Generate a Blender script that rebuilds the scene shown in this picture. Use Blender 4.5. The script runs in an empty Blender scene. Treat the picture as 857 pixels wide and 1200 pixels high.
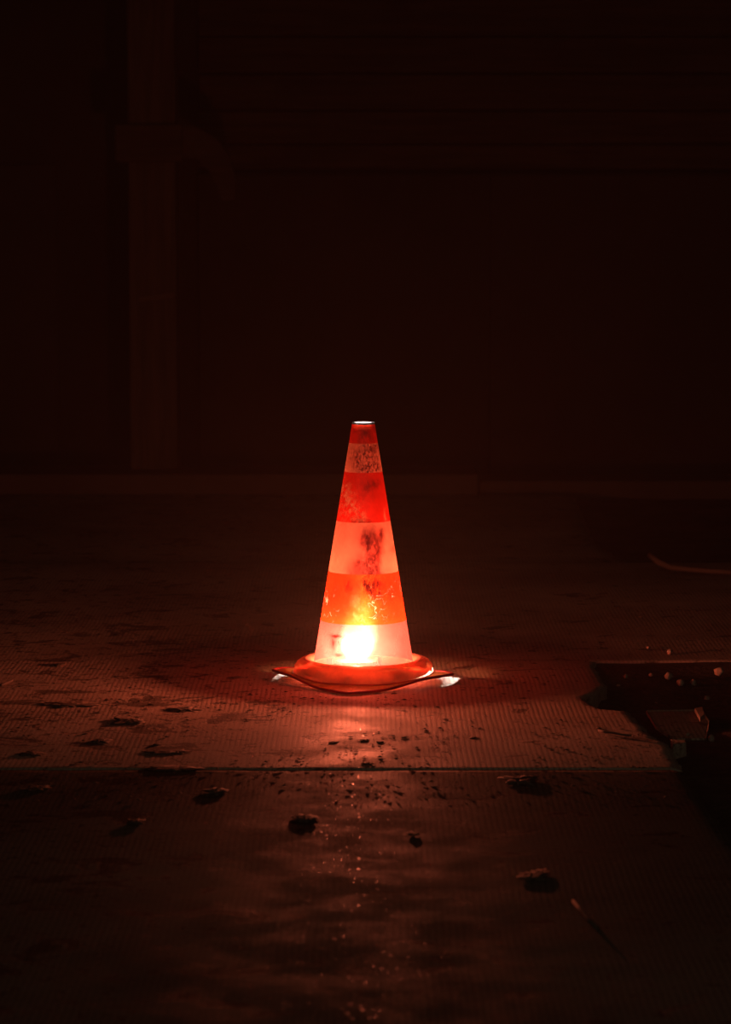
import bpy, bmesh, math, random
from mathutils import Vector, Matrix, noise as mnoise

SC = bpy.context.scene
COL = SC.collection
R = math.radians
random.seed(7)

# ------------------------------------------------------------------ camera, sky, exposure
CAM_H, FPX, IMG_W, IMG_H = 0.88, 3500.0, 857, 1200
PITCH = math.atan(350 / FPX)                       # the horizon lies 350 px above the middle
cam = bpy.data.cameras.new('camera')
cam.sensor_fit = 'HORIZONTAL'; cam.sensor_width = 36.0; cam.lens = FPX / IMG_W * 36.0
cam.clip_start = 0.05; cam.clip_end = 200
cam.dof.use_dof = True; cam.dof.focus_distance = 5.5; cam.dof.aperture_fstop = 11
co = bpy.data.objects.new('camera', cam); COL.objects.link(co)
co.location = (0, 0, CAM_H); co.rotation_euler = (math.pi / 2 - PITCH, 0, 0)
SC.camera = co

w = bpy.data.worlds.new('night_sky'); SC.world = w; w.use_nodes = True
w.node_tree.nodes['Background'].inputs['Color'].default_value = (1.0, 0.93, 0.66, 1)
w.node_tree.nodes['Background'].inputs['Strength'].default_value = 0.085

BULB = 84000.0                                      # radiance of the bulb inside the cone
BEAM = 260.0                                       # watts of its beam towards the front
BAND_FILL = 70.0                                       # watts of an added spot that brightens the upper bands
HAZE = 0.0043                                       # scattering per metre

vs = SC.view_settings
vs.view_transform = 'Standard'; vs.look = 'None'; vs.exposure = 0.0; vs.gamma = 1.0
vs.use_curve_mapping = False
cy = SC.cycles
cy.use_guiding = True; cy.use_surface_guiding = True; cy.use_volume_guiding = True
cy.max_bounces = 8; cy.diffuse_bounces = 6; cy.transparent_max_bounces = 12; cy.volume_bounces = 1
cy.sample_clamp_indirect = 6.0
cy.caustics_reflective = False; cy.caustics_refractive = False


def ground(px, py, h=0.0):
    """Where the sight line through an image point meets the level h."""
    a = PITCH + math.atan((py - 600) / FPX)
    d = (CAM_H - h) / math.tan(a)
    depth = d * math.cos(PITCH) + (CAM_H - h) * math.sin(PITCH)
    return Vector(((px - 428.5) / FPX * depth, d, h))


# ------------------------------------------------------------------ node helpers
class N:
    def __init__(self, name):
        self.m = bpy.data.materials.new(name); self.m.use_nodes = True
        self.t = self.m.node_tree; self.t.nodes.clear()
        self.out = self.t.nodes.new('ShaderNodeOutputMaterial')

    def put(self, sock, v):
        if v is None: return
        if hasattr(v, 'is_output'): self.t.links.new(v, sock)
        elif isinstance(v, (tuple, list)) and len(v) == 3 and sock.type == 'RGBA': sock.default_value = (*v, 1)
        else: sock.default_value = v

    def node(self, kind, **k):
        n = self.t.nodes.new(kind)
        for a, v in k.items(): setattr(n, a, v)
        return n

    def math(self, op, a, b=None, c=None, clamp=False):
        n = self.node('ShaderNodeMath', operation=op, use_clamp=clamp)
        for i, v in enumerate((a, b, c)): self.put(n.inputs[i], v)
        return n.outputs[0]

    def coord(self, which='Object'):
        return self.node('ShaderNodeTexCoord').outputs[which]

    def mapping(self, v, scale=(1, 1, 1), loc=(0, 0, 0), rot=(0, 0, 0)):
        n = self.node('ShaderNodeMapping'); self.put(n.inputs['Vector'], v)
        n.inputs['Scale'].default_value = scale; n.inputs['Location'].default_value = loc
        n.inputs['Rotation'].default_value = rot
        return n.outputs[0]

    def sep(self, v):
        n = self.node('ShaderNodeSeparateXYZ'); self.put(n.inputs[0], v); return n.outputs

    def noise(self, v, scale, detail=4, rough=0.55, dist=0.0, out='Fac'):
        n = self.node('ShaderNodeTexNoise'); self.put(n.inputs['Vector'], v)
        n.inputs['Scale'].default_value = scale; n.inputs['Detail'].default_value = detail
        n.inputs['Roughness'].default_value = rough; n.inputs['Distortion'].default_value = dist
        return n.outputs[out]

    def ramp(self, f, lo, hi, a=0.0, b=1.0):
        n = self.node('ShaderNodeMapRange', interpolation_type='SMOOTHSTEP'); self.put(n.inputs['Value'], f)
        n.inputs['From Min'].default_value = lo; n.inputs['From Max'].default_value = hi
        n.inputs['To Min'].default_value = a; n.inputs['To Max'].default_value = b
        return n.outputs[0]

    def mix(self, f, a, b, blend='MIX'):
        n = self.node('ShaderNodeMix', data_type='RGBA', blend_type=blend)
        self.put(n.inputs[0], f); self.put(n.inputs[6], a); self.put(n.inputs[7], b)
        return n.outputs[2]

    def bump(self, h, strength, dist, normal=None):
        n = self.node('ShaderNodeBump'); self.put(n.inputs['Height'], h)
        n.inputs['Strength'].default_value = strength; n.inputs['Distance'].default_value = dist
        if normal is not None: self.put(n.inputs['Normal'], normal)
        return n.outputs[0]

    def principled(self, col, rough=0.7, normal=None, spec=0.5):
        n = self.node('ShaderNodeBsdfPrincipled')
        self.put(n.inputs['Base Color'], col); self.put(n.inputs['Roughness'], rough)
        n.inputs['Specular IOR Level'].default_value = spec
        if normal is not None: self.put(n.inputs['Normal'], normal)
        self.t.links.new(n.outputs[0], self.out.inputs['Surface'])
        return self.m

    def surface(self, s):
        self.t.links.new(s, self.out.inputs['Surface']); return self.m


# cone-local positions in the photograph's scale: 623 px to the metre at the cone
PXM = 623.0
def cx(px): return (px - 426) / PXM
def cz(py): return (798 - py) / PXM


def blobs(n, spots, warp=0.006, wscale=60):
    """Soft spots (px, py, half width, half height, amount) on the cone's front, edges roughened by noise."""
    p = n.coord()
    off = n.noise(p, wscale, 3, 0.6, out='Color')
    vm = n.node('ShaderNodeVectorMath', operation='SUBTRACT'); n.put(vm.inputs[0], off); vm.inputs[1].default_value = (.5, .5, .5)
    vs_ = n.node('ShaderNodeVectorMath', operation='SCALE'); n.put(vs_.inputs[0], vm.outputs[0]); vs_.inputs['Scale'].default_value = warp * 2
    va = n.node('ShaderNodeVectorMath', operation='ADD'); n.put(va.inputs[0], p); n.put(va.inputs[1], vs_.outputs[0])
    x, y, z = n.sep(va.outputs[0])[:3]
    tot = None
    for (px, py, a, b, amt) in spots:
        dx = n.math('DIVIDE', n.math('SUBTRACT', x, cx(px)), a / PXM)
        dz = n.math('DIVIDE', n.math('SUBTRACT', z, cz(py)), b / PXM)
        e = n.math('POWER', 2.71828, n.math('MULTIPLY', n.math('ADD', n.math('MULTIPLY', dx, dx), n.math('MULTIPLY', dz, dz)), -1.0))
        e = n.math('MULTIPLY', e, amt)
        tot = e if tot is None else n.math('ADD', tot, e)
    front = n.math('LESS_THAN', y, 0.0)
    return n.math('MULTIPLY', tot, front, clamp=True)


def plastic(name, trans, clear, clear_amount, dirt=(), pale=(), scratch=(), dirt_grain=(0.35, 0.6), grain=110, halo=0.0, scat=0.12, dirt_col=(0.12, 0.003, 0.0015)):
    """Thin translucent plastic: scatters most light through, lets a little straight through."""
    n = N(name)
    p = n.coord()
    mott = n.ramp(n.noise(p, 30, 5, 0.65), 0.3, 0.75, 0.78, 1.06)
    fine = n.ramp(n.noise(p, 160, 4, 0.7), 0.3, 0.7, 0.90, 1.04)
    k = n.math('MULTIPLY', mott, fine)
    g = n.node('ShaderNodeCombineColor'); [n.put(g.inputs[i], k) for i in range(3)]
    col = n.mix(1.0, trans, g.outputs[0], 'MULTIPLY')
    if pale:
        f = n.math('MULTIPLY', blobs(n, pale), n.ramp(n.noise(p, 90, 5, 0.7), 0.42, 0.62))
        col = n.mix(f, col, (0.95, 0.16, 0.045))
    if scratch:
        ridge = n.math('ABSOLUTE', n.math('SUBTRACT', n.noise(p, 48, 2, 0.5, 0.6), 0.5))
        f = n.math('MULTIPLY', blobs(n, scratch, 0.002), n.ramp(ridge, 0.006, 0.016, 1.0, 0.0))
        f = n.math('MULTIPLY', f, n.ramp(n.noise(p, 40, 2), 0.46, 0.56))
        col = n.mix(f, col, (1.0, 0.42, 0.2))
    if dirt:
        soft = blobs(n, [(a, b, c * 1.35, d * 1.35, e) for a, b, c, d, e in dirt])
        if halo: col = n.mix(n.math('MULTIPLY', soft, halo), col, (0.6, 0.012, 0.004))
        f = n.math('MULTIPLY', soft, n.ramp(n.noise(n.mapping(p, (1, 1, 0.55)), grain, 6, 0.75), dirt_grain[0], dirt_grain[1]))
        col = n.mix(f, col, dirt_col)
        soil = f
    tl = n.node('ShaderNodeBsdfTranslucent'); n.put(tl.inputs['Color'], col)
    df = n.node('ShaderNodeBsdfDiffuse'); n.put(df.inputs['Color'], col)
    tp = n.node('ShaderNodeBsdfTransparent'); n.put(tp.inputs['Color'], clear)
    gl = n.node('ShaderNodeBsdfGlossy'); gl.inputs['Roughness'].default_value = 0.45
    gl.inputs['Color'].default_value = (1, 1, 1, 1)
    m0 = n.node('ShaderNodeMixShader'); m0.inputs[0].default_value = 0.5
    n.put(m0.inputs[1], tl.outputs[0]); n.put(m0.inputs[2], df.outputs[0])
    dark = n.node('ShaderNodeBsdfDiffuse'); dark.inputs['Color'].default_value = (0.02, 0.002, 0.001, 1)
    m1 = n.node('ShaderNodeMixShader'); m1.inputs[0].default_value = scat
    n.put(m1.inputs[1], dark.outputs[0]); n.put(m1.inputs[2], m0.outputs[0])
    m2 = n.node('ShaderNodeMixShader')
    if dirt: n.put(m2.inputs[0], n.math('MULTIPLY', n.math('SUBTRACT', 1.0, soil), clear_amount))
    else: m2.inputs[0].default_value = clear_amount
    n.put(m2.inputs[1], m1.outputs[0]); n.put(m2.inputs[2], tp.outputs[0])
    m3 = n.node('ShaderNodeMixShader'); m3.inputs[0].default_value = 0.03
    n.put(m3.inputs[1], m2.outputs[0]); n.put(m3.inputs[2], gl.outputs[0])
    return n.surface(m3.outputs[0])


# ------------------------------------------------------------------ object helpers
def tag(o, label=None, cat=None, group=None, kind=None):
    if label: o['label'] = label
    if cat: o['category'] = cat
    if group: o['group'] = group
    if kind: o['kind'] = kind
    return o


def obj(name, bm, mat, parent=None, smooth=False, loc=None, auto=None):
    me = bpy.data.meshes.new(name)
    bm.normal_update(); bm.to_mesh(me); bm.free()
    if smooth:
        for p in me.polygons: p.use_smooth = True
    if mat: me.materials.append(mat)
    o = bpy.data.objects.new(name, me); COL.objects.link(o)
    if parent: o.parent = parent
    if loc is not None: o.location = loc
    return o


def empty(name, loc, rz=0.0):
    o = bpy.data.objects.new(name, None); o.empty_display_size = 0.1
    COL.objects.link(o); o.location = loc; o.rotation_euler = (0, 0, rz)
    return o


def add_box(bm, x0, x1, y0, y1, z0, z1, bev=0.0):
    r = bmesh.ops.create_cube(bm, size=1.0)
    v = r['verts']
    for q in v:
        q.co = Vector(((x0 + x1) / 2 + q.co.x * (x1 - x0), (y0 + y1) / 2 + q.co.y * (y1 - y0), (z0 + z1) / 2 + q.co.z * (z1 - z0)))
    if bev:
        es = list({e for q in v for e in q.link_edges})
        bmesh.ops.bevel(bm, geom=es, offset=bev, segments=2, affect='EDGES', profile=0.6)


def lathe(bm, prof, seg=96, cap_end=False):
    rings = []
    for (r, z) in prof:
        rings.append([bm.verts.new((r * math.sin(2 * math.pi * i / seg), -r * math.cos(2 * math.pi * i / seg), z)) for i in range(seg)])
    for a, b in zip(rings, rings[1:]):
        for i in range(seg):
            j = (i + 1) % seg
            bm.faces.new((a[i], a[j], b[j], b[i]))
    return rings


def rock(bm, c, s, seed, sub=2, flat=0.55, rough=0.35, rag=False):
    r = bmesh.ops.create_icosphere(bm, subdivisions=sub, radius=1.0)
    for v in r['verts']:
        k = 1 + rough * mnoise.noise(v.co * 1.3 + Vector((seed * 3.1, seed, 0))) + 0.4 * rough * mnoise.noise(v.co * 3.1 + Vector((0, seed * 2.3, 0)))
        if rag:
            d = Vector((v.co.x, v.co.y, 0)); 
            if d.length > 1e-4:
                d.normalize()
                k *= max(0.25, 0.9 + 0.5 * mnoise.noise(d * 2.2 + Vector((seed * 5.3, 0, seed))) + 0.45 * mnoise.noise(d * 6.5 + Vector((0, seed * 1.7, 3))))
        v.co = Vector((v.co.x * s[0] * k, v.co.y * s[1] * k, v.co.z * s[2] * (1 + rough * mnoise.noise(v.co * 4 + Vector((seed, 0, 9))))))
        v.co += Vector(c)


# ------------------------------------------------------------------ materials
def ribbed_concrete(name, tone):
    n = N(name)
    p = n.coord()
    warp = n.noise(p, 2.2, 3, 0.5, out='Color')
    vm = n.node('ShaderNodeVectorMath', operation='MULTIPLY_ADD')
    n.put(vm.inputs[0], warp); vm.inputs[1].default_value = (0.012, 0.012, 0); n.put(vm.inputs[2], p)
    x, y, z = n.sep(vm.outputs[0])[:3]
    rib = n.math('SINE', n.math('MULTIPLY', x, 2 * math.pi / 0.0088))
    cross = n.math('SINE', n.math('MULTIPLY', y, 2 * math.pi / 0.016))
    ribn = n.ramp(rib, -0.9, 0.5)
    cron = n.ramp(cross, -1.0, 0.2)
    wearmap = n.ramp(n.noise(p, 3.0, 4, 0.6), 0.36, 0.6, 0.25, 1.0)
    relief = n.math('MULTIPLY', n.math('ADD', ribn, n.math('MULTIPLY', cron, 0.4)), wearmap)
    grit = n.noise(p, 300, 3, 0.7)
    streak = n.noise(n.mapping(p, (1.0, 1.15, 1)), 9, 8, 0.72, 0.6)     # caked dirt in ragged patches
    xm = n.sep(p)[0]
    bias = n.ramp(xm, -0.45, 0.15, 0.018, -0.015)                       # more of it on the left-hand side
    crack = n.ramp(n.math('SUBTRACT', streak, bias), 0.385, 0.44)
    blotch = n.noise(n.mapping(p, (1, 0.8, 1)), 36, 6, 0.75)
    spot = n.ramp(n.math('SUBTRACT', blotch, bias), 0.375, 0.42)
    cloud = n.noise(p, 1.7, 5, 0.6)
    base = n.mix(n.ramp(cloud, 0.3, 0.7), (0.33, 0.26, 0.20), (0.60, 0.49, 0.385))
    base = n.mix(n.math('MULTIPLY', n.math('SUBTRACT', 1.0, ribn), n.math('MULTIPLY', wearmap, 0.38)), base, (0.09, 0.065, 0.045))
    base = n.mix(n.ramp(grit, 0.35, 0.65, 0.35, 0.0), base, (0.07, 0.05, 0.04))
    base = n.mix(n.math('MULTIPLY', n.math('SUBTRACT', 1.0, crack), 0.75), base, (0.045, 0.033, 0.025))
    base = n.mix(n.math('MULTIPLY', n.math('SUBTRACT', 1.0, spot), 0.8), base, (0.04, 0.03, 0.022))
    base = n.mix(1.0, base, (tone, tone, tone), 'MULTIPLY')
    h = n.math('ADD', n.math('MULTIPLY', relief, 0.13), n.math('ADD', n.math('MULTIPLY', crack, 0.8), n.math('ADD', n.math('MULTIPLY', spot, 0.7), n.math('MULTIPLY', grit, 0.5))))
    nm = n.bump(h, 0.8 if tone > 0.9 else 0.45, 0.0022)
    ro = n.ramp(n.noise(p, 9, 4), 0.35, 0.65, 0.72, 0.95)
    glint = n.ramp(n.noise(p, 170, 2, 0.5), 0.69, 0.74)
    ro = n.math('MULTIPLY_ADD', glint, -0.5, ro)
    return n.principled(base, n.math('MAXIMUM', ro, 0.30), nm, 0.06 if tone > 0.9 else 0.008)


def dirt_mat():
    n = N('dark_earth')
    p = n.coord()
    a = n.noise(p, 6, 6, 0.65); b = n.noise(p, 60, 5, 0.7)
    base = n.mix(n.ramp(a, 0.3, 0.7), (0.035, 0.028, 0.022), (0.10, 0.078, 0.06))
    base = n.mix(n.ramp(b, 0.4, 0.7, 0, 0.5), base, (0.13, 0.10, 0.075))
    return n.principled(base, 0.95, n.bump(n.math('ADD', a, b), 0.9, 0.012), 0.2)


def wood_mat(name, c0, c1, axis='Z', rough=0.8):
    n = N(name)
    p = n.coord()
    sc = {'Z': (14, 14, 0.9), 'X': (0.9, 14, 14), 'Y': (14, 0.9, 14)}[axis]
    g = n.noise(n.mapping(p, sc), 3, 6, 0.65, 0.4)
    s = n.noise(p, 2.3, 4, 0.6)
    base = n.mix(n.ramp(g, 0.3, 0.7), c0, c1)
    base = n.mix(n.ramp(s, 0.5, 0.75, 0, 0.6), base, tuple(v * 0.35 for v in c0))
    return n.principled(base, rough, n.bump(g, 0.5, 0.004), 0.3)


def plaster_mat(name, c0, c1):
    n = N(name)
    p = n.coord()
    a = n.noise(p, 1.6, 6, 0.6); b = n.noise(p, 40, 4, 0.6)
    return n.principled(n.mix(n.ramp(a, 0.3, 0.7), c0, c1), 0.9, n.bump(b, 0.4, 0.004), 0.25)


M_SLAB = ribbed_concrete('ribbed_concrete', 1.0)
M_SLAB_FRONT = ribbed_concrete('darker_ribbed_concrete', 0.30)  # same concrete in a darker tone for the front slabs
M_DIRT = dirt_mat()
M_POST = wood_mat('weathered_timber', (0.042, 0.032, 0.024), (0.08, 0.062, 0.047), 'Z')
M_BRACE = wood_mat('weathered_timber_across', (0.035, 0.027, 0.02), (0.065, 0.05, 0.038), 'X')
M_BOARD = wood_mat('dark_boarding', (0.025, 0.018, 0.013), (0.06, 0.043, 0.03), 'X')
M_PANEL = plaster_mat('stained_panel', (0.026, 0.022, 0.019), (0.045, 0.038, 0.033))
M_WALL = plaster_mat('dark_wall', (0.02, 0.016, 0.014), (0.04, 0.033, 0.027))  # plain dark tone for the walls and ceiling
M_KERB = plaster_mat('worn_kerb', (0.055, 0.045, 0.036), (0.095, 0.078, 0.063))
M_STONE = plaster_mat('stone', (0.22, 0.17, 0.13), (0.42, 0.34, 0.27))
M_CLOD = plaster_mat('damp_clod', (0.07, 0.055, 0.04), (0.12, 0.094, 0.07))

# ------------------------------------------------------------------ the setting
DIRT = -0.032
SEAM1 = ground(428, 901).y
SEAM2 = ground(428, 773).y


def add_grid(bm, xs, ys, fz):
    vv = [[bm.verts.new((x, y, fz(x, y))) for x in xs] for y in ys]
    for j in range(len(ys) - 1):
        for i in range(len(xs) - 1):
            bm.faces.new((vv[j][i], vv[j][i + 1], vv[j + 1][i + 1], vv[j + 1][i]))


def frange(a, b, n): return [a + (b - a) * i / n for i in range(n + 1)]


bm = bmesh.new()
xs = frange(-3.4, -0.2, 12)[:-1] + frange(-0.2, 1.8, 110)[:-1] + frange(1.8, 3.4, 8)
ys = frange(-4.0, 3.0, 10)[:-1] + frange(3.0, 7.0, 170)[:-1] + frange(7.0, 10.6, 50)
def dirt_z(x, y):
    z = DIRT + 0.014 * mnoise.noise(Vector((x * 3, y * 3, 0.3))) + 0.008 * mnoise.noise(Vector((x * 11, y * 11, 4.3)))
    t = min(1, max(0, (y - SEAM2 + 0.30) / 0.28)); t = t * t * (3 - 2 * t)
    if SEAM2 - 0.4 < y < SEAM2 + 0.05 and x > 0.34: z = z * (1 - t) + t * (-0.007 + 0.25 * (z - DIRT))
    if y > 9.2: z = min(z, DIRT)
    return z
add_grid(bm, xs, ys, dirt_z)
floor = tag(obj('floor', bm, M_DIRT, smooth=True), kind='structure')


def slab(x0, fx1, y0, y1, z, step=0.016, gap=0.003, thick=0.045, mat=None):
    """A paving slab with an uneven face; fx1(y) is its broken right-hand end."""
    bm = bmesh.new()
    ny = max(2, int((y1 - y0) / step)); nx = int((fx1((y0 + y1) / 2) - x0) / step)
    rows = []
    for j in range(ny + 1):
        y = y0 + gap + (y1 - y0 - 2 * gap) * j / ny
        xr = fx1(y)
        row = []
        for i in range(nx + 1):
            x = x0 + (xr - x0) * i / nx
            q = Vector((x, y, 0))
            h = z + 0.00012 * mnoise.noise(q * 2.4) + 0.0002 * mnoise.noise(q * 14)
            yy = y
            e = min(y - y0 - gap, y1 - gap - y)
            if e < 0.008:                             # chipped arrises at the joints
                h -= 0.0006 * (1 - e / 0.008) + 0.0025 * max(0, mnoise.noise(Vector((x * 9, y0, 2))))
            if i == nx: h -= 0.004
            row.append(bm.verts.new((x, yy, h)))
        rows.append(row)
    for j in range(ny):
        for i in range(nx):
            bm.faces.new((rows[j][i], rows[j][i + 1], rows[j + 1][i + 1], rows[j + 1][i]))
    rim = [rows[0][i] for i in range(nx + 1)] + [rows[j][nx] for j in range(1, ny + 1)] + \
          [rows[ny][i] for i in range(nx - 1, -1, -1)] + [rows[j][0] for j in range(ny - 1, 0, -1)]
    low = [bm.verts.new((v.co.x + (0.006 * mnoise.noise(v.co * 20)), v.co.y, z - thick)) for v in rim]
    L = len(rim)
    for i in range(L):
        bm.faces.new((rim[(i + 1) % L], rim[i], low[i], low[(i + 1) % L]))
    o = obj('paving_slab', bm, mat or M_SLAB, floor)
    for pl in o.data.polygons: pl.use_smooth = len(pl.vertices) == 4 and pl.normal.z > 0.5
    return o


def interp(tab):
    def f(y):
        for (ya, xa), (yb, xb) in zip(tab, tab[1:]):
            if y <= yb:
                t = max(0, (y - ya) / (yb - ya)); r = xa + (xb - xa) * t; break
        else: r = tab[-1][1]
        return r + 0.006 * mnoise.noise(Vector((y * 25, 0.5, 0))) + 0.004 * mnoise.noise(Vector((y * 80, 3.5, 0)))
    return f


edge_pts = [(862, 985), (850, 970), (826, 938), (812, 915), (789, 884), (785, 868), (772, 868), (752, 848), (740, 832)]
front_tab = [(1.5, 0.56)] + [(ground(a, b).y, ground(a, b).x) for a, b in edge_pts if b > 901]
front_tab.append((SEAM1 + 0.01, ground(800, 900).x))
mid_pts = [(800, 900), (789, 884), (782, 869), (772, 866), (752, 848), (739, 833), (712, 831.5), (697, 826), (684, 817.5), (702, 810), (710, 803), (706, 795), (698, 782), (697, 774)]
mid_tab = [(ground(a, b).y, ground(a, b).x) for a, b in mid_pts]
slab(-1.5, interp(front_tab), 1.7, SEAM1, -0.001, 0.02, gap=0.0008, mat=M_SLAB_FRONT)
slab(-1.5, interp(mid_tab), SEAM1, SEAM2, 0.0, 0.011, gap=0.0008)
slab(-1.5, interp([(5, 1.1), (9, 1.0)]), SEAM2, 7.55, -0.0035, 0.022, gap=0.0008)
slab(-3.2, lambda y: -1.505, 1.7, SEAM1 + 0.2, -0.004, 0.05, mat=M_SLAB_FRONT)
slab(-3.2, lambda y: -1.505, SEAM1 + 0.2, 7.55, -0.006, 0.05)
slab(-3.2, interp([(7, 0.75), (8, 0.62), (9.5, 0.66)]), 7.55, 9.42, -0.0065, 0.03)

# kerb along the far wall, post and boarding behind it
KY = 9.45
bm = bmesh.new()
add_box(bm, -3.2, ground(560, 575).x, KY, KY + 0.34, DIRT - 0.02, 0.055, 0.008)
tag(obj('trim_1', bm, M_KERB), kind='structure')
bm = bmesh.new()
add_box(bm, ground(562, 575).x, 3.2, KY + 0.10, KY + 0.34, DIRT - 0.02, 0.025, 0.008)
tag(obj('trim_2', bm, M_KERB), kind='structure')

WY = 10.15
def wx(px, Y=WY): return (px - 428.5) / FPX * Y
def wz(py, Y=WY): return CAM_H - Y * math.tan(PITCH + math.atan((py - 600) / FPX))

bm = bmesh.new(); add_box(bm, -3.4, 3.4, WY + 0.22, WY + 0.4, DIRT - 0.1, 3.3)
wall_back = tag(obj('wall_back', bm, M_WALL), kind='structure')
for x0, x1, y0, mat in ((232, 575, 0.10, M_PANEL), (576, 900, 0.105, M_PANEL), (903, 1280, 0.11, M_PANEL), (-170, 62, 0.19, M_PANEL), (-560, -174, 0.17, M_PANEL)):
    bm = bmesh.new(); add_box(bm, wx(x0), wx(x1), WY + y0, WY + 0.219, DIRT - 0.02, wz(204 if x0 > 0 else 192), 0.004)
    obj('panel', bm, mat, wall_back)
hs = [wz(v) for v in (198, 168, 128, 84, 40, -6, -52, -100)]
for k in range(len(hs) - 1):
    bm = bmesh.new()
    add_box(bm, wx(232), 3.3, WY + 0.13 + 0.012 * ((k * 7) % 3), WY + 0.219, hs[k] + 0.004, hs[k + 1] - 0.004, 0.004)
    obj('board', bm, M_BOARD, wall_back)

for side, x0, x1 in (('left', -3.4, -3.2), ('right', 3.2, 3.4)):
    bm = bmesh.new(); add_box(bm, x0, x1, 1.6, WY + 0.4, DIRT - 0.1, 3.3)
    tag(obj('wall_' + side, bm, M_WALL), kind='structure')
bm = bmesh.new(); add_box(bm, -3.4, 3.4, 1.6, WY + 0.4, 3.3, 3.45)
ceiling = tag(obj('ceiling', bm, M_WALL), kind='structure')

PY = 9.62
post = empty('timber_post', (wx(179.5, PY), PY + 0.08, 0.055))
tag(post, 'weathered square timber post standing on the low kerb at the back wall', 'post')
bm = bmesh.new()
hw = (207 - 152) / 2 / FPX * PY
add_box(bm, -hw, hw, -0.075, 0.075, 0, 3.24, 0.006)
for v in bm.verts:
    v.co.x += 0.004 * mnoise.noise(Vector((v.co.z * 2, v.co.x, 0)))
obj('shaft', bm, M_POST, post)
bm = bmesh.new()
add_box(bm, wx(138, PY) - wx(179.5, PY), wx(216, PY) - wx(179.5, PY), -0.11, -0.076, wz(190, PY) - 0.055, wz(146, PY) - 0.055, 0.006)
obj('cross_block', bm, M_BRACE, post)
# curved knee brace leaving the post to the right and dropping behind the panel
bm = bmesh.new()
pts = [(208, 168), (226, 166), (244, 174), (258, 192), (266, 216), (268, 234)]
sec = []
for k, (a, b) in enumerate(pts):
    pa = pts[max(0, k - 1)]; pb = pts[min(len(pts) - 1, k + 1)]
    t = Vector((pb[0] - pa[0], 0, -(pb[1] - pa[1]))).normalized(); nr = Vector((-t.z, 0, t.x))
    c = Vector((wx(a, PY) - wx(179.5, PY), 0, wz(b, PY) - 0.055))
    wd = (0.05, 0.05, 0.045, 0.04, 0.03, 0.02)[k]
    sec.append([bm.verts.new(c + nr * s * wd + Vector((0, yy, 0))) for s, yy in ((1, -0.05), (-1, -0.05), (-1, 0.03), (1, 0.03))])
for a, b in zip(sec, sec[1:]):
    for i in range(4):
        bm.faces.new((a[i], a[(i + 1) % 4], b[(i + 1) % 4], b[i]))
bm.faces.new(sec[0]); bm.faces.new(list(reversed(sec[-1])))
obj('knee_brace', bm, M_BRACE, post)
bm = bmesh.new()
add_box(bm, hw * -0.6, hw * 0.9, -0.083, -0.0755, wz(352, PY) - 0.055, wz(346, PY) - 0.055, 0.001)
for v in bm.verts: v.co.z += v.co.x * 0.14
obj('iron_strap', bm, M_CLOD, post)

# ------------------------------------------------------------------ the traffic cone and its lamp
CX, CY = (426 - 428.5) / PXM, 5.60
M_RED = plastic('red_plastic', (1.0, 0.008, 0.002), (1.0, 0.07, 0.02), 0.13,
                dirt=[(432, 566, 8, 6, .6), (441, 563, 3, 3, .7), (427, 577, 7, 8, .35), (428, 508, 7, 10, .9), (441, 510, 4, 10, .5), (430, 611, 10, 4, .7), (418, 609, 8, 5, .5)],
                pale=[(410, 592, 10, 16, .75), (404, 571, 6, 8, .6), (423, 603, 6, 8, .55), (452, 602, 2, 10, .5)])
M_ORANGE = plastic('orange_plastic', (1.0, 0.020, 0.002), (1.0, 0.12, 0.01), 0.2,
                   dirt=[(433, 680, 10, 8, 1.3), (440, 689, 5, 6, .9), (409, 682, 4, 7, .9), (439, 716, 5, 3, .5), (456, 690, 10, 9, .25)],
                   scratch=[(437, 702, 11, 18, 1.), (462, 694, 9, 12, .9), (386, 704, 8, 12, .9), (396, 724, 10, 6, .7)],
                   pale=[(419, 704, 10, 18, .3)])
M_WHITE_TOP = plastic('white_sleeve_top', (1.0, 0.11, 0.035), (1.0, 0.20, 0.09), 0.13,
                      dirt=[(428, 528, 12, 8, .75), (422, 540, 9, 8, .8), (436, 540, 8, 9, .75), (429, 549, 6, 4, 1.), (442, 546, 3, 4, .9), (438, 523, 10, 4, .7)],
                      dirt_grain=(0.40, 0.60), grain=260, halo=0.35, scat=0.17)
M_WHITE_MID = plastic('white_sleeve_middle', (1.0, 0.11, 0.035), (1.0, 0.20, 0.09), 0.13,
                      dirt=[(437, 636, 6, 7, 1.5), (426, 630, 5, 5, 1.), (441, 646, 5, 6, .9), (438, 660, 5, 9, 1.1), (430, 655, 9, 12, .55), (422, 657, 6, 6, .6), (434, 620, 9, 6, .7), (446, 624, 3, 5, .7), (412, 668, 5, 9, .5), (434, 672, 13, 6, .8), (460, 642, 3, 3, .3)],
                      dirt_grain=(0.28, 0.63), grain=85, halo=0.85)
M_WHITE_LOW = plastic('white_sleeve_bottom', (1.0, 0.11, 0.06), (1.0, 0.19, 0.085), 0.35, scat=0.036,
                      dirt=[(390, 750, 3, 6, .9), (395, 741, 6, 1.6, .9), (397, 762, 5, 1.6, .8), (472, 752, 6, 14, .25), (460, 771, 12, 5, .3)],
                      dirt_grain=(0.1, 0.3))
M_DOME = plastic('red_base_plastic', (1.0, 0.55, 0.36), (1.0, 0.28, 0.10), 0.08, scat=0.30)
M_FLANGE = plastic('flange_plastic', (1.0, 0.60, 0.25), (1.0, 0.55, 0.28), 0.012, scat=0.9)
n = N('flange_edge_plastic'); M_EDGE = n.principled(n.mix(n.ramp(n.noise(n.coord(), 40), .4, .7), (0.6, 0.02, 0.015), (0.35, 0.015, 0.012)), 0.5)
n = N('pale_rim_plastic'); M_RIM = n.principled((0.8, 0.74, 0.72), 0.6)

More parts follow.
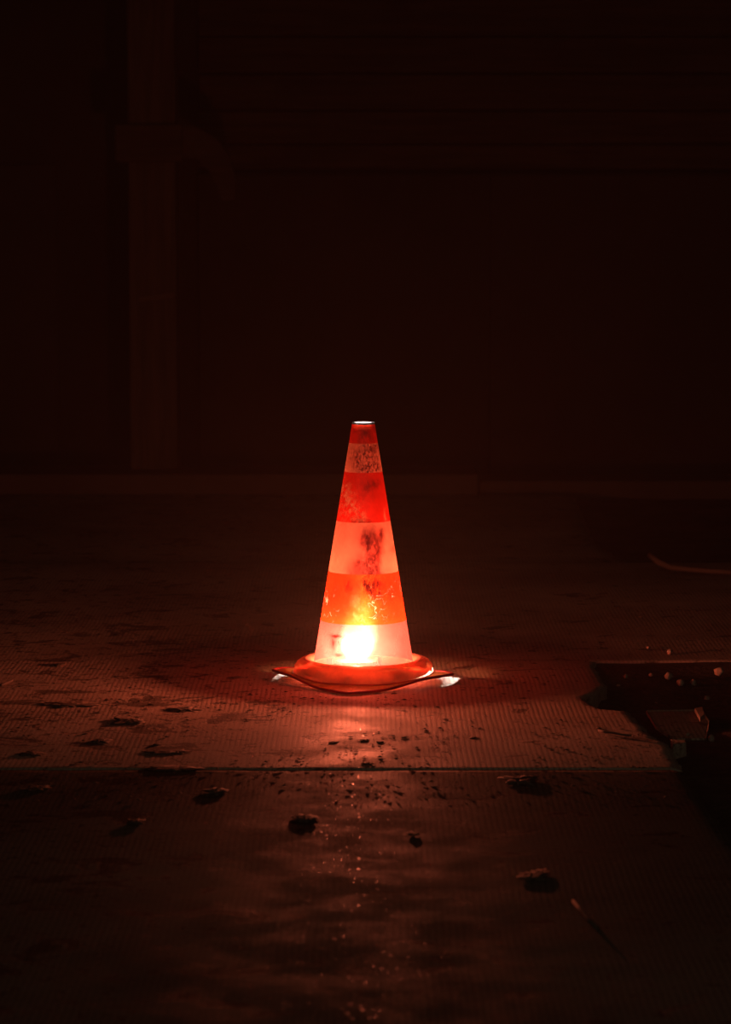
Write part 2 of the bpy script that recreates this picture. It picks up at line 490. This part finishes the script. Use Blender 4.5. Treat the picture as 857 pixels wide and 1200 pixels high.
cone = empty('traffic_cone', (CX, CY, 0.002))
tag(cone, 'red and white striped traffic cone lit from inside, on the ribbed slab', 'traffic cone')

R_TOP, Z_TOP, R_BOT, Z_BOT = 0.0212, 0.486, 0.0945, 0.030
def wall_r(z): return R_TOP + (R_BOT - R_TOP) * (Z_TOP - z) / (Z_TOP - Z_BOT)
def section(name, z0, z1, mat, label=None, dr=0.0, rows=10):
    bm = bmesh.new()
    lathe(bm, [(wall_r(z) + dr, z) for z in frange(z0, z1, rows)])
    return tag(obj(name, bm, mat, cone, smooth=True), label)
ZB = [0.030, 0.1140, 0.2070, 0.3025, 0.3950, 0.4490, Z_TOP - 0.002]
section('white_band', ZB[0], ZB[1], M_WHITE_LOW, 'lowest white band with the lamp glaring through')
section('red_section', ZB[1], ZB[2], M_ORANGE, 'scratched orange-red section above the lamp')
section('white_band', ZB[2], ZB[3], M_WHITE_MID, 'middle white band with dark soot streaks')
section('red_section', ZB[3], ZB[4], M_RED, 'upper red section with pale scuffs')
section('white_band', ZB[4], ZB[5], M_WHITE_TOP, 'top white band with speckled grime')
section('tip_section', ZB[5], ZB[6], M_RED, 'dark red tip')
bm = bmesh.new()
lathe(bm, [(R_TOP + 0.0004, Z_TOP - 0.002), (R_TOP, Z_TOP + 0.001), (R_TOP - 0.002, Z_TOP + 0.002), (R_TOP - 0.0035, Z_TOP + 0.001), (R_TOP - 0.0035, Z_TOP - 0.012)])
tag(obj('top_rim', bm, M_RIM, cone, smooth=True), 'pale rim around the open tip')

bm = bmesh.new()  # disc added in the opening: stops the upward beam, looks pale
f = bm.faces.new([bm.verts.new(((R_TOP - 0.003) * math.sin(q), -(R_TOP - 0.003) * math.cos(q), Z_TOP + 0.0006)) for q in frange(0, 2 * math.pi, 48)[:-1]])
M_CAP = plastic('pale_cap_plastic', (1.0, 0.86, 0.82), (1, 0.9, 0.9), 0.0, scat=0.95)
tag(obj('added_tip_cap', bm, M_CAP, cone), 'added pale disc in the open tip, stopping the upward beam')

PHI0 = R(-9)                                        # the flange corner that points at the camera and rests on the slab
def lift(phi):
    d = abs((phi - PHI0 + math.pi) % (2 * math.pi) - math.pi)
    t = min(1, max(0, (d - R(22)) / R(52))); s = t * t * (3 - 2 * t)
    if d > R(98): s *= 1 - min(1, (d - R(98)) / R(40))
    return s
HALF = 0.190
def outline(phi):
    a = (phi - PHI0 + math.pi / 4) % (math.pi / 2) - math.pi / 4
    r = HALF * math.cos(math.pi / 4) / math.cos(math.pi / 4 - abs(a))
    p = 9.0                                         # rounded corners
    return (r ** -p + (HALF * 0.965) ** -p) ** (-1 / p)
SEG = 128
def rim_xy(phi):
    r = outline(phi)
    return r * math.sin(phi) - 0.002, -r * math.cos(phi) - 0.014
def foot_z(phi): return 0.009 + 0.005 * lift(phi)
def oct_r(phi, r): return r * (1 + 0.012 * math.cos(8 * (phi - R(10))))
bm = bmesh.new()
prof = [(0.0940, 0.030), (0.0965, 0.0345), (0.102, 0.0375), (0.110, 0.0385), (0.118, 0.0365), (0.125, 0.0315), (0.1300, 0.024), (0.132, 0.013), (0.1325, 0.0)]
rings = []
for k, (r, z) in enumerate(prof):
    ring = []
    for i in range(SEG):
        ph = 2 * math.pi * i / SEG
        t = k / (len(prof) - 1)
        rr = r + (oct_r(ph, r) - r) * t
        zz = z + 0.003 if k else z
        ft = foot_z(ph)
        zz = max(zz * 1.0, ft) if k < len(prof) - 1 else ft
        if 0 < k < len(prof) - 1: zz = max(z + 0.003, ft + (len(prof) - 1 - k) * 0.002)
        ring.append(bm.verts.new((rr * math.sin(ph), -rr * math.cos(ph), zz)))
    rings.append(ring)
for a, b in zip(rings, rings[1:]):
    for i in range(SEG): bm.faces.new((a[i], b[i], b[(i + 1) % SEG], a[(i + 1) % SEG]))
tag(obj('base_step', bm, M_DOME, cone, smooth=True), 'rounded red step under the bands')
bm = bmesh.new(); rings = []
for k in range(7):
    t = k / 6; ring = []
    for i in range(SEG):
        ph = 2 * math.pi * i / SEG
        r0 = oct_r(ph, 0.1325); r1 = outline(ph)
        qx, qy = rim_xy(ph)
        z1 = 0.0028 + 0.0128 * lift(ph)
        zz = foot_z(ph) * (1 - t) + z1 * t
        ring.append(bm.verts.new((r0 * math.sin(ph) * (1 - t) + qx * t, -r0 * math.cos(ph) * (1 - t) + qy * t, zz)))
    rings.append(ring)
for a, b in zip(rings, rings[1:]):
    for i in range(SEG): bm.faces.new((a[i], b[i], b[(i + 1) % SEG], a[(i + 1) % SEG]))
tag(obj('flange', bm, M_FLANGE, cone, smooth=True), 'warped square rubber flange with lifted corners')
bm = bmesh.new(); rings = []
for i in range(SEG):
    ph = 2 * math.pi * i / SEG; r1 = outline(ph); z1 = 0.0028 + 0.0128 * lift(ph)
    rings.append([bm.verts.new((rim_xy(ph)[0] + 0.0026 * math.cos(q) * math.sin(ph), rim_xy(ph)[1] - 0.0026 * math.cos(q) * math.cos(ph), z1 + 0.0026 * math.sin(q))) for q in [2 * math.pi * s / 8 for s in range(8)]])
for i in range(SEG):
    a, b = rings[i], rings[(i + 1) % SEG]
    for s in range(8): bm.faces.new((a[s], a[(s + 1) % 8], b[(s + 1) % 8], b[s]))
tag(obj('flange_edge', bm, M_EDGE, cone, smooth=True), 'dark red edge bead of the flange')
bm = bmesh.new(); rings = []
for i in range(SEG):                                # bead added as the dark contact line between step and flange
    ph = 2 * math.pi * i / SEG; r1 = oct_r(ph, 0.1325)
    rings.append([bm.verts.new(((r1 + 0.0016 * math.cos(q)) * math.sin(ph), -(r1 + 0.0016 * math.cos(q)) * math.cos(ph), foot_z(ph) + 0.0016 * math.sin(q))) for q in [2 * math.pi * t / 6 for t in range(6)]])
for i in range(SEG):
    a, b = rings[i], rings[(i + 1) % SEG]
    for t in range(6): bm.faces.new((a[t], a[(t + 1) % 6], b[(t + 1) % 6], b[t]))
tag(obj('contact_line_bead', bm, M_EDGE, cone, smooth=True), 'added bead drawing the dark contact line under the rounded step')
gm = None
for k in range(8):                                  # stiffening ribs under the step, seen as dark bars
    ph = R(-58 + 45 * k)
    if gm is None:
        bm = bmesh.new(); add_box(bm, -0.0045, 0.0045, -0.121, -0.106, 0.013, 0.027, 0.001)
        g = obj('stiffening_rib', bm, M_EDGE, cone); gm = g
    else:
        g = gm.copy(); COL.objects.link(g); g.parent = cone
    g.rotation_euler = (0, 0, ph); g.location = (0, 0, 0.010 * lift(ph))

# lamp standing inside the cone
LX, LY, LZ = cx(418), -0.048, 0.051
lamp = empty('work_lamp', (CX + LX, CY + LY, 0.002))
tag(lamp, 'small white work lamp glaring inside the foot of the striped cone', 'lamp')
n = N('lamp_body'); M_BODY = n.principled((0.25, 0.25, 0.26), 0.5)
bm = bmesh.new()                                    # an unseen low body shaped to block light downward, cut flat towards the front
fan = [R(t) for t in frange(50, 310, 34)]
def puck(bm, r, z0, z1):
    lo = [bm.verts.new((r * math.sin(t), -r * math.cos(t), z0)) for t in fan]
    hi = [bm.verts.new((r * math.sin(t), -r * math.cos(t), z1)) for t in fan]
    m = len(fan)
    for i in range(m): bm.faces.new((lo[(i + 1) % m], lo[i], hi[i], hi[(i + 1) % m]))
    bm.faces.new(lo); bm.faces.new(list(reversed(hi)))
puck(bm, 0.034, 0.0, 0.036)
bmesh.ops.recalc_face_normals(bm, faces=bm.faces)
obj('lamp_body', bm, M_BODY, lamp)
bm = bmesh.new(); puck(bm, 0.038, 0.036, 0.0423)  # collar added to cut the light spilling out under the flange
bmesh.ops.recalc_face_normals(bm, faces=bm.faces)
n = N('black_collar')
obj('added_collar', bm, n.principled((0.012, 0.012, 0.012), 0.8, None, 0.1), lamp)
bm = bmesh.new()
lathe(bm, [(0.0, 0.0424), (0.004, 0.0424), (0.003, LZ - 0.004)], 20)
obj('socket', bm, M_BODY, lamp, smooth=True)
n = N('lamp_glow'); em = n.node('ShaderNodeEmission')
em.inputs['Color'].default_value = (1.0, 0.93, 0.94, 1); em.inputs['Strength'].default_value = BULB
M_GLOW = n.surface(em.outputs[0])
bm = bmesh.new()
bmesh.ops.create_icosphere(bm, subdivisions=2, radius=0.0052)
for v in bm.verts: v.co.z += LZ
tag(obj('bulb', bm, M_GLOW, lamp, smooth=True), 'glaring white bulb')
ld = bpy.data.lights.new('band_fill', 'SPOT'); ld.energy = BAND_FILL; ld.color = (1.0, 0.93, 0.94)  # added spot aimed up the cone axis to brighten the upper bands
ld.spot_size = R(75); ld.spot_blend = 1.0; ld.shadow_soft_size = 0.01
lo = bpy.data.objects.new('band_fill', ld); COL.objects.link(lo); lo.parent = lamp
lo.location = (-LX, -LY, LZ + 0.02); lo.rotation_euler = (math.pi, 0, 0)
ld = bpy.data.lights.new('front_beam', 'SPOT'); ld.energy = BEAM; ld.color = (1.0, 0.93, 0.94)
ld.spot_size = R(92); ld.spot_blend = 0.5; ld.shadow_soft_size = 0.004
lo = bpy.data.objects.new('front_beam', ld); COL.objects.link(lo); lo.parent = lamp
lo.location = (0, -0.0075, LZ); lo.rotation_euler = (R(-129), 0, 0)

# ------------------------------------------------------------------ rubble, clods, scraps
def lump(name, px, py, wpx, hpx, tall, mat, label, cat, group, seed, h=0.0, flat=1):
    if cat == 'clod': tall *= 0.33
    else: tall *= 0.55
    p = ground(px, py, h); depth = p.y
    sx = wpx / FPX * depth / 2 * (0.85 if cat == 'clod' else 1)
    sy = max(sx * 0.5, min(sx * 1.4, hpx / FPX * depth / 2 / 0.16))
    bm = bmesh.new(); rock(bm, (0, 0, tall * 0.35), (sx, sy, tall * 0.65), seed, 4 if cat == 'clod' else 2, rough=0.6, rag=cat == 'clod')
    o = obj(name, bm, mat, smooth=True, loc=(p.x, p.y, h)); o.rotation_euler = (0, 0, random.uniform(-0.3, 0.3))
    return tag(o, label, cat, group)

clods = [(612, 915, 44, 12, .013, 'big flat dark clod on the front slab right of the cone'),
         (254, 928, 30, 9, .010, 'flat dark clod on the front slab below the joint, left of the cone'),
         (357, 959, 34, 7, .009, 'low dark clod on the front slab, directly left of the glints'),
         (117, 869, 26, 7, .009, 'dark clod on the middle slab at far left above the joint'),
         (183, 873, 9, 6, .007, 'small dark lump on the slab beside the longest crack'),
         (70, 780, 18, 6, .010, 'dark clod on the rear slab at far left'),
         (427, 868, 12, 5, .006, 'small dark clod just in front of the cone above the joint'),
         (446, 870, 9, 5, .006, 'second small dark clod just in front of the cone, right of its neighbour'),
         (391, 870, 12, 4, .005, 'thin dark flake in front of the cone, left of two clods'),
         (462, 813, 7, 3, .005, 'tiny dark crumb touching the cone flange on its right'),
         (555, 865, 11, 5, .005, 'small dark clod midway between the cone and the broken edge'),
         (430, 895, 12, 5, .006, 'dark clod lying on the joint in front of the cone'),
         (702, 854, 7, 4, .006, 'dark crumb at the end of the short twig'),
         (484, 978, 16, 5, .006, 'dark clod on the front slab in line with the cone, nearest of three'),
         (628, 1026, 46, 9, .005, 'wide dark stain on the front slab, put in as a flat clod, nearest the camera'),  # a stain, built as a thin lump
         (80, 826, 80, 5, .006, 'long ragged crack on the slab at far left, put in as a dirt ridge'),  # from here dark cracks and the joint line, built as raised dirt
         (152, 846, 40, 7, .012, 'ragged right end of the long crack, put in as a dark clod'),
         (215, 832, 44, 5, .008, 'narrow dark crack, put in as a strip of dirt, midway between the left border and the cone'),
         (197, 882, 66, 4, .007, 'thin dark crack, put in as a strip of dirt, just behind the joint on the left'),
         (205, 901, 80, 2.5, .006, 'dark line along the joint on the left, put in as a dirt ridge'),
         (36, 884, 34, 5, .008, 'dark clod at the left border behind the joint'),
         (45, 924, 40, 6, .008, 'dark clod at the left border in front of the joint'),
         (160, 964, 26, 8, .008, 'faint dark clod on the front slab toward the left border')]
for k, (a, b, ww, hh, t, lab) in enumerate(clods):
    lump('dirt_clod', a, b, ww, hh, t, M_CLOD, lab, 'clod', 'dirt clods on the slabs', k + 1)

stones = [(785, 766, 6, 'small pale stone behind the broken corner', .018), (784, 795, 10, 'reddish stone on the earth inside the broken corner', .022),
          (798, 802, 9, 'long stone beside the reddish stone in the earth', .018), (813, 802, 7, 'small stone at the right of the broken corner', .018),
          (769, 829, 9, 'stone on the earth behind the sunken slab fragment', .016), (734, 794, 5, 'pebble just off the notch of the broken slab', .012),
          (725, 805, 5, 'dull pebble nearest the notch of the broken slab', .010), (763, 792, 5, 'pebble between the notch and the reddish stone', .010),
          (829, 822, 9, 'dark stone right of the sunken fragment', .02), (843, 790, 12, 'lump of stone near the right border', .024),
          (716, 838, 5, 'crumb of stone at the foot of the broken edge', .010), (806, 862, 6, 'chip of stone in front of the sunken fragment', .010),
          (760, 760, 5, 'pebble on the rear slab edge above the broken corner', .01), (834, 868, 8, 'stone in the dark earth at the right border', .02)]
for k, (a, b, ww, lab, t) in enumerate(stones):
    q = ground(a, b, -0.02); hh = -0.0015 if b < 773 else dirt_z(q.x, q.y)
    lump('stone', a, b, ww, ww * 0.7, t, M_STONE, lab, 'stone', 'loose stones by the broken edge', 40 + k, hh)


def prism(name, pts, z0, z1, mat, label, cat, group=None, tilt=0.0, bev=0.004):
    c = sum((Vector((p.x, p.y, 0)) for p in pts), Vector()) / len(pts)
    bm = bmesh.new()
    f = bm.faces.new([bm.verts.new((p.x - c.x, p.y - c.y, 0)) for p in pts])
    if f.normal.z < 0: f.normal_flip()
    r = bmesh.ops.extrude_face_region(bm, geom=[f])
    for g in r['geom']:
        if isinstance(g, bmesh.types.BMVert): g.co.z += z1 - z0
    bmesh.ops.recalc_face_normals(bm, faces=bm.faces)
    if bev: bmesh.ops.bevel(bm, geom=list(bm.edges), offset=bev, segments=1, affect='EDGES')
    for v in bm.verts: v.co += Vector((0, 0, v.co.x * tilt)) + 0.003 * Vector((mnoise.noise(v.co * 30), mnoise.noise(v.co * 30 + Vector((5, 0, 0))), 0))
    o = obj(name, bm, mat, loc=(c.x, c.y, z0))
    return tag(o, label, cat, group)

prism('slab_fragment', [ground(a, b, -0.03) for a, b in ((757, 838), (822, 833), (832, 846), (828, 868), (790, 871), (768, 856))], DIRT + 0.004, -0.026, M_SLAB,
      'sunken broken slab fragment on the earth beside the broken edge', 'slab fragment', tilt=-0.06)
prism('concrete_sliver', [ground(a, b, -0.004) for a, b in ((786, 866.5), (803, 867), (805, 870), (789, 872))], -0.04, -0.004, M_SLAB,
      'thin pale sliver of concrete jutting from the broken slab edge', 'sliver', bev=0.001)
prism('concrete_chip', [ground(a, b, -0.02) for a, b in ((814, 831), (823, 829), (827, 838), (820, 843))], -0.026, -0.018, M_STONE,
      'small reddish chip resting on the sunken slab fragment', 'chip', bev=0.001)
# scraps lying far behind on the right
prism('scrap_board', [ground(a, b, -0.03) for a, b in ((684, 572), (712, 566), (795, 577), (800, 583), (720, 583), (690, 580))], DIRT + 0.006, -0.012, M_KERB,
      'pale scrap board lying on the ground before the back wall', 'board', tilt=-0.03)

def tube(name, pts, rad, mat, label, cat, seg=8):
    bm = bmesh.new(); rings = []
    for k, p in enumerate(pts):
        t = (pts[min(k + 1, len(pts) - 1)] - pts[max(k - 1, 0)]).normalized()
        s = t.cross(Vector((0, 0, 1))).normalized(); u = s.cross(t)
        rr = rad * (1 - 0.35 * k / len(pts))
        rings.append([bm.verts.new(p + s * rr * math.cos(q) + u * rr * math.sin(q)) for q in [2 * math.pi * i / seg for i in range(seg)]])
    for a, b in zip(rings, rings[1:]):
        for i in range(seg): bm.faces.new((a[i], a[(i + 1) % seg], b[(i + 1) % seg], b[i]))
    bm.faces.new(list(reversed(rings[0]))); bm.faces.new(rings[-1])
    bmesh.ops.recalc_face_normals(bm, faces=bm.faces)
    return tag(obj(name, bm, mat, smooth=True), label, cat)

tube('bent_lath', [ground(a, b, h) for a, b, h in ((762, 650, .045), (772, 659, .03), (786, 665, .016), (806, 667, .012), (828, 669, .012), (862, 671, .012))], 0.008, M_KERB,
     'pale bent lath lying far behind on the right', 'lath')
tube('twig', [ground(a, b, 0.004) for a, b in ((702, 856), (710, 858), (720, 859), (730, 861), (740, 862))], 0.0022, M_CLOD,
     'short dark twig on the slab near the broken edge', 'twig')
tube('twig', [ground(a, b, 0.0015) for a, b in ((672, 1056), (680, 1066), (690, 1078), (700, 1088))], 0.0025, M_CLOD,
     'thick dark twig lying aslant on the front slab, nearest the camera', 'twig')
tube('twig', [ground(a, b, 0.005) for a, b in ((1, 803), (6, 801), (11, 799), (15, 797))], 0.003, M_KERB,
     'pale curved twig at the far left on the slab', 'twig')

# crumbs nobody could count
bm = bmesh.new()
rnd = random.Random(3)
made = 0
while made < 2600:
    px = rnd.uniform(-20, 880); py = 715 + 225 * rnd.random() ** 1.1
    p = ground(px, py)
    if mnoise.noise(Vector((p.x * 4, p.y * 3, 9))) + 0.25 * rnd.random() < 0.02: continue
    lim = interp(mid_tab)(p.y) if p.y < SEAM2 else 1.0
    if p.y < SEAM1: lim = 0.49
    if p.x > lim - 0.01: continue
    if (p.x - CX) ** 2 + (p.y - CY) ** 2 < 0.2 ** 2: continue
    s = 0.0008 + 0.0026 * rnd.random() ** 4
    ax = s * rnd.uniform(1, 2.6); ay = s * rnd.uniform(0.8, 2); a = rnd.uniform(0, 3.1)
    vs_ = []
    for q in range(4):
        th = a + q * math.pi / 2
        vs_.append(bm.verts.new((p.x + ax * math.cos(th), p.y + ay * math.sin(th), 0.0008)))
    top = bm.verts.new((p.x + rnd.uniform(-.3, .3) * s, p.y + rnd.uniform(-.3, .3) * s, 0.0012 + s * rnd.uniform(0.25, 0.6)))
    for q in range(4): bm.faces.new((vs_[q], vs_[(q + 1) % 4], top))
    made += 1
tag(obj('dirt_crumbs', bm, M_CLOD), 'fine dark dirt crumbs strewn over the ribbed slabs', 'dirt', kind='stuff')

# ------------------------------------------------------------------ thin haze added through the shed for the glow
bm = bmesh.new(); add_box(bm, -3.19, 3.19, 1.7, WY + 0.05, 0.0605, 3.29)
n = N('haze'); vol = n.node('ShaderNodeVolumePrincipled')
vol.inputs['Color'].default_value = (0.9, 0.85, 0.8, 1); vol.inputs['Density'].default_value = HAZE; vol.inputs['Anisotropy'].default_value = 0.1
n.t.links.new(vol.outputs[0], n.out.inputs['Volume'])
hz = tag(obj('haze', bm, n.m), 'thin haze added for the red glow around the cone', 'haze', kind='stuff')
